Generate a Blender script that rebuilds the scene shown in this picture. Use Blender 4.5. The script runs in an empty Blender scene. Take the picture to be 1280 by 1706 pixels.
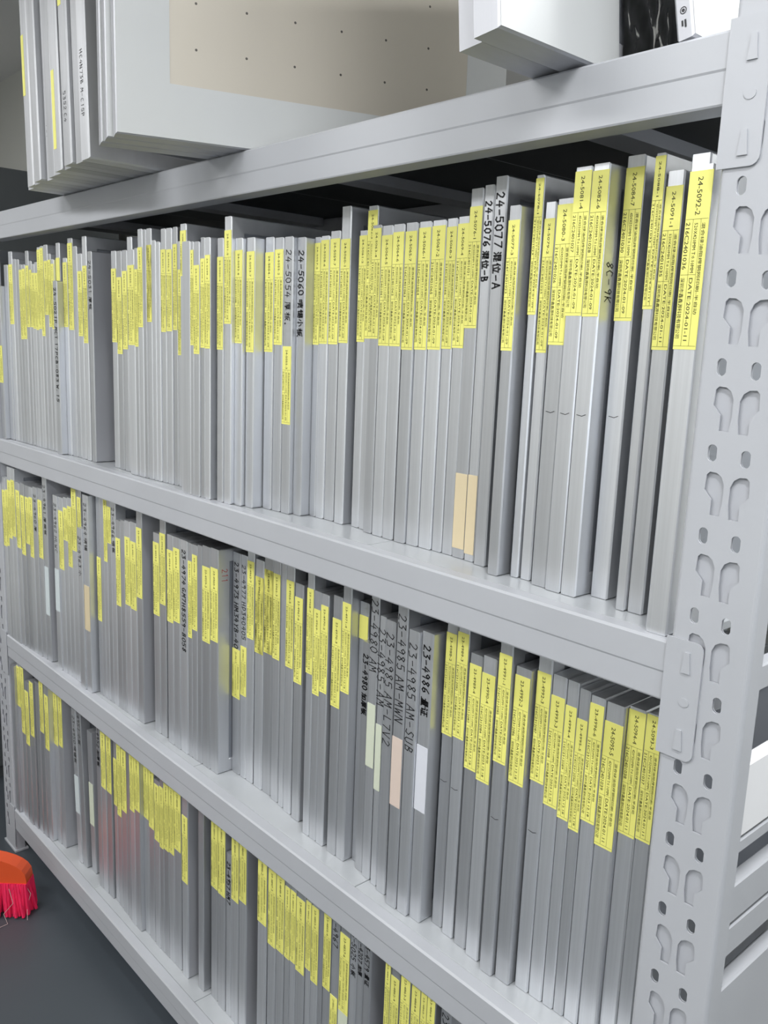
import bpy, math, random
from mathutils import Vector, Matrix, noise
random.seed(7)
S = bpy.context.scene
COL = S.collection
H = 1.72                                   # eye height; rack heights below are given relative to it

# ------------------------------------------------------------------ camera
cam_d = bpy.data.cameras.new('camera'); cam = bpy.data.objects.new('camera', cam_d); COL.objects.link(cam)
cam.location = (0, -0.9, H)
_rx, _ry, _rz = (math.radians(a) for a in (79.17243536, 2.23914254, 47.77800607))
cam.matrix_world = Matrix.Translation((0, -0.9, H)) @ Matrix.Rotation(_rz, 4, 'Z') @ Matrix.Rotation(_rx, 4, 'X') @ Matrix.Rotation(_ry, 4, 'Z')
cam_d.sensor_fit = 'VERTICAL'; cam_d.sensor_height = 24.0
cam_d.lens = 24.0 * 1450.27 / 1706.0
cam_d.clip_start = 0.02; cam_d.clip_end = 50
S.camera = cam

# ------------------------------------------------------------------ exposure, world
S.view_settings.view_transform = 'Standard'; S.view_settings.look = 'None'
S.view_settings.gamma = 1.0; S.view_settings.use_curve_mapping = False
S.view_settings.exposure = 0.0
W = bpy.data.worlds.new('room_air'); S.world = W; W.use_nodes = True
W.node_tree.nodes['Background'].inputs[0].default_value = (0.8, 0.86, 1.0, 1)
W.node_tree.nodes['Background'].inputs[1].default_value = 0.12
LAMP_W = 1.0                                # multiplier of all ceiling lamps

# ------------------------------------------------------------------ materials
def lin(c):
    return tuple(((v/255)/12.92 if v/255 <= 0.04045 else ((v/255+0.055)/1.055)**2.4) for v in c)
def mat(name, rgb, rough=0.5, metal=0.0, noise=0.0, nscale=(1, 1, 1), ns=6.0, bump=0.0, rand=0.0, emis=None, es=0.0, coat=0.0, detail=3.0):
    m = bpy.data.materials.new(name); m.use_nodes = True
    nt = m.node_tree; b = nt.nodes['Principled BSDF']
    c = lin(rgb)
    b.inputs['Base Color'].default_value = (*c, 1)
    b.inputs['Roughness'].default_value = rough
    b.inputs['Metallic'].default_value = metal
    if coat: b.inputs['Coat Weight'].default_value = coat
    if emis:
        b.inputs['Emission Color'].default_value = (*emis, 1); b.inputs['Emission Strength'].default_value = es
    last = None
    if noise or bump:
        tc = nt.nodes.new('ShaderNodeTexCoord'); mp = nt.nodes.new('ShaderNodeMapping')
        mp.inputs['Scale'].default_value = nscale
        nz = nt.nodes.new('ShaderNodeTexNoise'); nz.inputs['Scale'].default_value = ns; nz.inputs['Detail'].default_value = detail
        nt.links.new(tc.outputs['Object'], mp.inputs[0]); nt.links.new(mp.outputs[0], nz.inputs['Vector'])
        if noise:
            mr = nt.nodes.new('ShaderNodeMapRange')
            mr.inputs[1].default_value = 0.3; mr.inputs[2].default_value = 0.7
            mr.inputs[3].default_value = 1-noise; mr.inputs[4].default_value = 1+noise
            mx = nt.nodes.new('ShaderNodeVectorMath'); mx.operation = 'SCALE'; mx.inputs[0].default_value = c
            nt.links.new(nz.outputs[0], mr.inputs[0]); nt.links.new(mr.outputs[0], mx.inputs['Scale'])
            last = mx
        if bump:
            bp = nt.nodes.new('ShaderNodeBump'); bp.inputs['Strength'].default_value = bump; bp.inputs['Distance'].default_value = 0.002
            nt.links.new(nz.outputs[0], bp.inputs['Height']); nt.links.new(bp.outputs[0], b.inputs['Normal'])
    if rand:
        oi = nt.nodes.new('ShaderNodeObjectInfo'); mr = nt.nodes.new('ShaderNodeMapRange')
        mr.inputs[3].default_value = 1-rand; mr.inputs[4].default_value = 1+rand*0.4
        mx = nt.nodes.new('ShaderNodeVectorMath'); mx.operation = 'SCALE'; mx.inputs[0].default_value = c
        nt.links.new(oi.outputs['Random'], mr.inputs[0]); nt.links.new(mr.outputs[0], mx.inputs['Scale'])
        if last: nt.links.new(last.outputs[0], mx.inputs[0])
        last = mx
    if last: nt.links.new(last.outputs[0], b.inputs['Base Color'])
    return m
M = {}
M['paint'] = mat('grey_powder_coat', (178, 180, 185), 0.42, 0.0, noise=0.03, ns=4, bump=0.02)
M['rail_white'] = mat('white_rail_paint', (236, 236, 238), 0.35)
M['liner'] = mat('grey_steel_liner', (176, 178, 184), 0.5)
M['underside_shade'] = mat('painted_underside_shade', (62, 64, 66), 0.6)  # shade of the shelf interior, put into the underside colour
M['panel'] = mat('shelf_panel_paint', (174, 177, 180), 0.25, 0.0, noise=0.05, ns=5)
M['dark_line'] = mat('joint_shadow_rubber', (40, 42, 44), 0.8)
M['alu'] = mat('brushed_aluminium', (216, 218, 222), 0.36, 0.75, noise=0.07, nscale=(60, 8, 0.7), ns=3, rand=0.24)
M['alu_thick'] = mat('painted_aluminium_tube', (178, 179, 184), 0.45, 0.3, noise=0.05, nscale=(20, 6, 1), ns=3)
M['alu_big'] = mat('dull_aluminium_tube', (186, 187, 190), 0.42, 0.3, noise=0.10, nscale=(30, 6, 1.2), ns=3, rand=0.30)
M['sheet'] = mat('stencil_foil', (158, 162, 170), 0.38, 0.45, noise=0.06, ns=3)
M['tape'] = mat('white_adhesive_tape', (206, 208, 208), 0.45, 0.0, noise=0.02, ns=4)
M['yellow'] = mat('yellow_sticker', (242, 238, 128), 0.55, 0.0, rand=0.07)
M['yellow_stain'] = mat('smudged_yellow_sticker', (205, 200, 100), 0.6, 0.0, noise=0.55, nscale=(18, 1, 6), ns=4)
M['ink'] = mat('black_print', (38, 40, 26), 0.7)
M['marker'] = mat('black_marker', (18, 18, 22), 0.5)
M['red_marker'] = mat('red_marker', (190, 60, 60), 0.5)
M['beige'] = mat('beige_masking_tape', (212, 196, 162), 0.7)
M['pink'] = mat('pinkish_masking_tape', (214, 196, 184), 0.7)
M['pale'] = mat('pale_green_tape', (206, 212, 192), 0.7)
M['white'] = mat('white_sticker', (205, 214, 216), 0.6)
M['paper'] = mat('white_paper_sticker', (214, 216, 224), 0.6)
M['floor'] = mat('grey_blue_epoxy', (68, 74, 80), 0.45, 0.0, noise=0.08, ns=2)
M['wall'] = mat('off_white_wall', (205, 205, 200), 0.9, noise=0.02, ns=2)
M['ceil'] = mat('white_ceiling', (225, 225, 225), 0.9)
M['cabinet'] = mat('dark_grey_cabinet', (92, 96, 98), 0.5)
M['black'] = mat('black_gloss_film', (10, 10, 11), 0.12, 0.0, coat=0.6)
M['orange'] = mat('orange_plastic', (222, 84, 40), 0.42)
M['bristle'] = mat('pink_red_bristles', (232, 34, 84), 0.6, noise=0.25, nscale=(90, 90, 4), ns=3)
M['thread'] = mat('pale_thread', (200, 180, 175), 0.7)
M['lamp'] = mat('lamp_diffuser', (255, 255, 255), 0.5, emis=(1, 0.99, 0.97), es=6.0)
M['added_glow'] = mat('added_glow_pane', (235, 240, 250), 0.5, emis=(0.86, 0.92, 1.0), es=3.2)  # emission of the added panel on the right wall
M['housing'] = mat('white_lamp_housing', (235, 235, 235), 0.5)

# foil of the large frame: satin steel with rows of tiny registration holes
def dotted():
    m = mat('perforated_steel_foil', (200, 193, 180), 0.45, 0.2, noise=0.05, ns=2)
    nt = m.node_tree; b = nt.nodes['Principled BSDF']
    tc = nt.nodes.new('ShaderNodeTexCoord'); sx = nt.nodes.new('ShaderNodeSeparateXYZ'); nt.links.new(tc.outputs['Object'], sx.inputs[0])
    def cell(out, period, off):
        a = nt.nodes.new('ShaderNodeMath'); a.operation = 'ADD'; a.inputs[1].default_value = off; nt.links.new(out, a.inputs[0])
        p = nt.nodes.new('ShaderNodeMath'); p.operation = 'PINGPONG'; p.inputs[1].default_value = period/2; nt.links.new(a.outputs[0], p.inputs[0])
        return p.outputs[0]
    u = cell(sx.outputs[1], 0.088, -0.047); v = cell(sx.outputs[2], 0.073, -0.004)
    c = nt.nodes.new('ShaderNodeCombineXYZ'); nt.links.new(u, c.inputs[0]); nt.links.new(v, c.inputs[1])
    ln = nt.nodes.new('ShaderNodeVectorMath'); ln.operation = 'LENGTH'; nt.links.new(c.outputs[0], ln.inputs[0])
    lt = nt.nodes.new('ShaderNodeMath'); lt.operation = 'GREATER_THAN'; lt.inputs[1].default_value = 0.0022; nt.links.new(ln.outputs['Value'], lt.inputs[0])
    mx = nt.nodes.new('ShaderNodeVectorMath'); mx.operation = 'SCALE'
    src = b.inputs['Base Color'].links[0].from_socket
    nt.links.new(src, mx.inputs[0]); 
    mr = nt.nodes.new('ShaderNodeMapRange'); mr.inputs[3].default_value = 0.15; nt.links.new(lt.outputs[0], mr.inputs[0])
    nt.links.new(mr.outputs[0], mx.inputs['Scale']); nt.links.new(mx.outputs[0], b.inputs['Base Color'])
    return m
M['dotfoil'] = dotted()

# ------------------------------------------------------------------ mesh helpers
def mesh_obj(name, verts, faces, m, parent=None, loc=None, smooth=False):
    me = bpy.data.meshes.new(name); me.from_pydata([tuple(v) for v in verts], [], faces); me.validate(); me.update()
    me.materials.append(M[m] if isinstance(m, str) else m)
    if smooth:
        for p in me.polygons: p.use_smooth = True
    o = bpy.data.objects.new(name, me); COL.objects.link(o)
    if parent: o.parent = parent
    if loc: o.location = loc
    return o
class MB:
    def __init__(s): s.v = []; s.f = []
    def add(s, v, f):
        n = len(s.v); s.v += [tuple(a) for a in v]; s.f += [tuple(i+n for i in a) for a in f]; return s
    def box(s, x0, x1, y0, y1, z0, z1, b=0.0):
        if b <= 0:
            v = [(x, y, z) for x in (x0, x1) for y in (y0, y1) for z in (z0, z1)]
            return s.add(v, [(0, 1, 3, 2), (4, 6, 7, 5), (0, 4, 5, 1), (2, 3, 7, 6), (0, 2, 6, 4), (1, 5, 7, 3)])
        v = []; idx = {}
        c = ((x0, x1), (y0, y1), (z0, z1))
        for i in (0, 1):
            for j in (0, 1):
                for k in (0, 1):
                    for ax in range(3):
                        p = []
                        for a, q in enumerate((i, j, k)):
                            d = 0 if a == ax else (b if q == 0 else -b)
                            p.append(c[a][q] + d)
                        idx[(i, j, k, ax)] = len(v); v.append(tuple(p))
        f = []
        for ax in range(3):
            a1, a2 = [a for a in range(3) if a != ax]
            for s_ in (0, 1):
                q = []
                for (p1, p2) in ((0, 0), (1, 0), (1, 1), (0, 1)):
                    t = [0, 0, 0]; t[ax] = s_; t[a1] = p1; t[a2] = p2; q.append(idx[(*t, ax)])
                f.append(q)
            for p1 in (0, 1):
                for p2 in (0, 1):
                    t = [0, 0, 0]; t[a1] = p1; t[a2] = p2
                    t0 = list(t); t1 = list(t); t1[ax] = 1
                    f.append((idx[(*t0, a1)], idx[(*t0, a2)], idx[(*t1, a2)], idx[(*t1, a1)]))
        for i in (0, 1):
            for j in (0, 1):
                for k in (0, 1): f.append((idx[(i, j, k, 0)], idx[(i, j, k, 1)], idx[(i, j, k, 2)]))
        return s.add(v, f)
    def prism(s, poly, axis, a, b):          # poly in the two other axes, swept along axis
        n = len(poly); v = []
        for t in (a, b):
            for p in poly:
                q = [p[0], p[1]]; q.insert(axis, t); v.append(tuple(q))
        f = [(i, (i+1) % n, n+(i+1) % n, n+i) for i in range(n)] + [tuple(range(n)), tuple(range(2*n-1, n-1, -1))]
        return s.add(v, f)
    def tube(s, pts, r, n=8):
        pts = [Vector(p) for p in pts]; rings = []
        for i, p in enumerate(pts):
            d = (pts[min(i+1, len(pts)-1)] - pts[max(i-1, 0)]).normalized()
            a = d.orthogonal().normalized(); b_ = d.cross(a)
            rr = r[i] if isinstance(r, (list, tuple)) else r
            rings.append([p + rr*(math.cos(t)*a + math.sin(t)*b_) for t in [2*math.pi*k/n for k in range(n)]])
        v = [q for g in rings for q in g]; f = []
        for i in range(len(pts)-1):
            for k in range(n): f.append((i*n+k, i*n+(k+1) % n, (i+1)*n+(k+1) % n, (i+1)*n+k))
        f += [tuple(range(n-1, -1, -1)), tuple((len(pts)-1)*n+k for k in range(n))]
        return s.add(v, f)
    def make(s, name, m, parent=None, loc=None, smooth=False):
        o = mesh_obj(name, s.v, s.f, m, parent, loc, smooth)
        import bmesh
        bm = bmesh.new(); bm.from_mesh(o.data); bmesh.ops.remove_doubles(bm, verts=bm.verts, dist=1e-6); bmesh.ops.recalc_face_normals(bm, faces=bm.faces); bm.to_mesh(o.data); bm.free()
        return o
def thing(name, label, cat, loc=(0, 0, 0), group=None, rot=None):
    o = bpy.data.objects.new(name, None); COL.objects.link(o); o.location = loc; o.empty_display_size = 0.02
    o['label'] = label; o['category'] = cat
    if group: o['group'] = group
    if rot: o.rotation_euler = rot
    return o
def tag(o, label, cat, group=None):
    o['label'] = label; o['category'] = cat
    if group: o['group'] = group
    return o
def structure(o): o['kind'] = 'structure'; return o

# flat plate with holes (outline and holes in u,v), thickness along +w ; returned as verts, faces
def plate_with_holes(outline, holes, th):
    cu = bpy.data.curves.new('outline', 'CURVE'); cu.dimensions = '2D'; cu.fill_mode = 'BOTH'; cu.extrude = th/2
    for poly in [outline] + holes:
        sp = cu.splines.new('POLY'); sp.points.add(len(poly)-1); sp.use_cyclic_u = True
        for i, p in enumerate(poly): sp.points[i].co = (p[0], p[1], 0, 1)
    o = bpy.data.objects.new('outline', cu); COL.objects.link(o)
    bpy.context.view_layer.update()
    me = o.evaluated_get(bpy.context.evaluated_depsgraph_get()).to_mesh()
    v = [tuple(x.co) for x in me.vertices]; f = [tuple(p.vertices) for p in me.polygons]
    o.evaluated_get(bpy.context.evaluated_depsgraph_get()).to_mesh_clear()
    bpy.data.objects.remove(o); bpy.data.curves.remove(cu)
    return v, f

# ------------------------------------------------------------------ text
_geo = {}
def text_geo(s, size, res=1):
    k = (s, size, res)
    if k in _geo: return _geo[k]
    cu = bpy.data.curves.new('t', 'FONT'); cu.body = s; cu.size = size; cu.resolution_u = res; cu.fill_mode = 'FRONT'
    o = bpy.data.objects.new('t', cu); COL.objects.link(o)
    dg = bpy.context.evaluated_depsgraph_get(); dg.update()
    e = o.evaluated_get(dg); me = e.to_mesh()
    v = [(x.co.x, x.co.y) for x in me.vertices]; f = [tuple(p.vertices) for p in me.polygons]
    e.to_mesh_clear(); bpy.data.objects.remove(o); bpy.data.curves.remove(cu)
    w = max([p[0] for p in v], default=0)
    _geo[k] = (v, f, w); return _geo[k]
class Flat:                                   # 2-D shapes laid on a spine: u runs down, v runs to the right
    def __init__(s): s.v = []; s.f = []
    def text(s, t, u, v, size, width=None, res=1):
        tv, tf, w = text_geo(t, size, res)
        k = (width/w) if width and w else 1.0
        n = len(s.v); s.v += [(u+a*k, v+b) for a, b in tv]; s.f += [tuple(i+n for i in q) for q in tf]
    def rect(s, u0, u1, v0, v1):
        n = len(s.v); s.v += [(u0, v0), (u1, v0), (u1, v1), (u0, v1)]; s.f.append((n, n+1, n+2, n+3))
    def stroke(s, pts, w):
        for (a, b), (c, d) in zip(pts, pts[1:]):
            L = math.hypot(c-a, d-b) or 1e-6; ex, ey = (c-a)/L*w*0.35, (d-b)/L*w*0.35
            nx, ny = -(d-b)/L*w/2, (c-a)/L*w/2
            n = len(s.v)
            s.v += [(a-ex+nx, b-ey+ny), (a-ex-nx, b-ey-ny), (c+ex-nx, d+ey-ny), (c+ex+nx, d+ey+ny)]; s.f.append((n, n+1, n+2, n+3))
    def make(s, name, m, parent, ztop, y, x_mid=0.0):
        verts = [(x_mid+v, y, ztop-u) for u, v in s.v]
        return mesh_obj(name, verts, s.f, m, parent)

# hand lettering as pen strokes in a 0..0.62 x 0..1 cell
HW = {
 '0': [[(.3, 1), (.08, .8), (.05, .3), (.28, 0), (.52, .25), (.52, .75), (.3, 1)]],
 '1': [[(.2, .8), (.33, 1), (.3, 0)]],
 '2': [[(.05, .78), (.25, 1), (.5, .82), (.4, .5), (.05, .05), (.55, .02)]],
 '3': [[(.05, .95), (.5, .95), (.22, .6), (.5, .45), (.45, .1), (.05, .02)]],
 '4': [[(.32, 1), (.04, .38), (.58, .42)], [(.44, .75), (.38, 0)]],
 '5': [[(.55, .98), (.14, .95), (.1, .58), (.45, .58), (.5, .2), (.28, 0), (.04, .1)]],
 '6': [[(.42, 1), (.1, .6), (.06, .2), (.3, 0), (.5, .2), (.4, .45), (.1, .35)]],
 '7': [[(.04, .92), (.55, .96), (.25, 0)]],
 '8': [[(.48, .85), (.25, 1), (.1, .8), (.48, .28), (.28, 0), (.08, .22), (.48, .85)]],
 '9': [[(.48, .8), (.25, 1), (.06, .75), (.25, .52), (.5, .8), (.42, 0)]],
 '-': [[(.08, .45), (.52, .5)]],
 '.': [[(.12, .04), (.2, .1)]],
 'A': [[(.02, 0), (.3, 1), (.56, 0)], [(.14, .35), (.48, .38)]],
 'B': [[(.08, 0), (.1, 1), (.42, .85), (.4, .6), (.1, .52), (.5, .35), (.45, .05), (.08, 0)]],
 'C': [[(.52, .85), (.25, 1), (.05, .5), (.22, .02), (.52, .1)]],
 'D': [[(.08, 0), (.1, 1), (.45, .8), (.52, .35), (.08, 0)]],
 'G': [[(.52, .85), (.25, 1), (.05, .5), (.22, .02), (.52, .1), (.52, .42), (.3, .42)]],
 'H': [[(.06, 1), (.08, 0)], [(.5, 1), (.5, 0)], [(.08, .5), (.5, .52)]],
 'L': [[(.1, 1), (.08, .03), (.52, .05)]],
 'M': [[(.03, 0), (.1, 1), (.3, .4), (.48, 1), (.56, 0)]],
 'N': [[(.06, 0), (.08, 1), (.48, 0), (.5, 1)]],
 'P': [[(.08, 0), (.1, 1), (.48, .88), (.45, .52), (.1, .45)]],
 'S': [[(.5, .88), (.22, 1), (.1, .7), (.48, .35), (.35, 0), (.05, .1)]],
 'T': [[(.03, .96), (.56, 1)], [(.3, .96), (.28, 0)]],
 'U': [[(.06, 1), (.08, .2), (.28, 0), (.5, .2), (.52, 1)]],
 'V': [[(.04, 1), (.28, 0), (.54, 1)]],
 'W': [[(.02, 1), (.14, 0), (.3, .7), (.44, 0), (.58, 1)]],
 'K': [[(.08, 1), (.08, 0)], [(.5, .95), (.1, .45), (.52, 0)]],
 'Y': [[(.04, 1), (.28, .55), (.54, 1)], [(.28, .55), (.26, 0)]],
 '混': [[(.02, .95), (.12, .82)], [(.0, .65), (.1, .52)], [(.02, .05), (.16, .35)], [(.28, .95), (.75, .95), (.74, .6), (.28, .6), (.28, .95)], [(.28, .78), (.74, .78)], [(.3, .5), (.3, .05), (.45, .15)], [(.45, .32), (.28, .32)], [(.62, .52), (.6, .05), (.82, .08)], [(.82, .4), (.6, .28)]],
 '位': [[(.22, 1), (.02, .55)], [(.14, .7), (.14, 0)], [(.55, 1), (.62, .85)], [(.32, .76), (.88, .78)], [(.42, .62), (.48, .2)], [(.78, .62), (.62, .06)], [(.28, .05), (.9, .08)]],
 '厚': [[(.1, .95), (.85, .95)], [(.14, .95), (.1, .4), (.0, .02)], [(.3, .8), (.75, .8), (.74, .5), (.3, .5), (.3, .8)], [(.3, .65), (.74, .65)], [(.3, .38), (.72, .38), (.5, .28), (.5, .02), (.4, .06)], [(.2, .2), (.85, .22)]],
 '板': [[(.0, .72), (.38, .74)], [(.2, 1), (.2, 0)], [(.2, .68), (.02, .35)], [(.2, .6), (.36, .42)], [(.86, .96), (.48, .88), (.46, .4), (.36, .05)], [(.48, .62), (.8, .62), (.5, .05)], [(.52, .45), (.9, .03)]],
 '喷': [[(.0, .8), (.2, .8), (.2, .35), (.0, .35), (.0, .8)], [(.3, .88), (.88, .88)], [(.6, 1), (.6, .75)], [(.34, .7), (.84, .7)], [(.4, .55), (.78, .55), (.78, .2)], [(.4, .55), (.4, .2)], [(.6, .45), (.35, .02)], [(.62, .18), (.85, .02)]],
 '锡': [[(.2, 1), (.02, .68)], [(.1, .8), (.36, .8)], [(.05, .55), (.34, .55)], [(.2, .8), (.2, .1), (.38, .22)], [(.48, .96), (.84, .96), (.84, .62), (.48, .62), (.48, .96)], [(.48, .79), (.84, .79)], [(.52, .55), (.4, .35)], [(.5, .46), (.9, .46), (.82, .03), (.72, .08)], [(.6, .44), (.42, .1)], [(.75, .44), (.58, .05)]],
 '小': [[(.42, 1), (.42, .05), (.32, .12)], [(.2, .7), (.05, .3)], [(.62, .72), (.82, .3)]],
 '加': [[(.02, .72), (.42, .72), (.38, .05), (.28, .1)], [(.22, 1), (.18, .4), (.02, .02)], [(.55, .78), (.85, .78), (.84, .12), (.56, .12), (.55, .78)]],
 '量': [[(.25, 1), (.7, 1), (.7, .72), (.25, .72), (.25, 1)], [(.25, .86), (.7, .86)], [(.02, .64), (.92, .64)], [(.24, .54), (.72, .54), (.72, .28), (.24, .28), (.24, .54)], [(.24, .41), (.72, .41)], [(.48, .54), (.48, .04)], [(.15, .17), (.8, .17)], [(.02, .03), (.92, .03)]],
 '证': [[(.1, .98), (.2, .85)], [(.02, .62), (.2, .62), (.18, .12), (.32, .26)], [(.4, .92), (.9, .92)], [(.64, .92), (.64, .06)], [(.64, .52), (.86, .52)], [(.46, .6), (.46, .06)], [(.34, .05), (.94, .06)]],
 '。': [[(.1, .15), (.2, .15), (.2, .02), (.1, .02), (.1, .15)]],
}
def handwriting(fl, s, u0, v0, size, w, jit):
    u = u0
    for ch in s:
        if ch in ': ': u += size*0.38; continue
        g = HW.get(ch)
        wide = 0.95 if ord(ch) > 256 and ch != '。' else 0.62
        if g:
            dv = random.uniform(-jit, jit); sl = random.uniform(-.06, .12)
            for st in g: fl.stroke([(u+size*(a+sl*b)*1.0, v0+dv+size*b) for a, b in st], w)
        u += size*(wide+0.14)
    return u - u0

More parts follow.
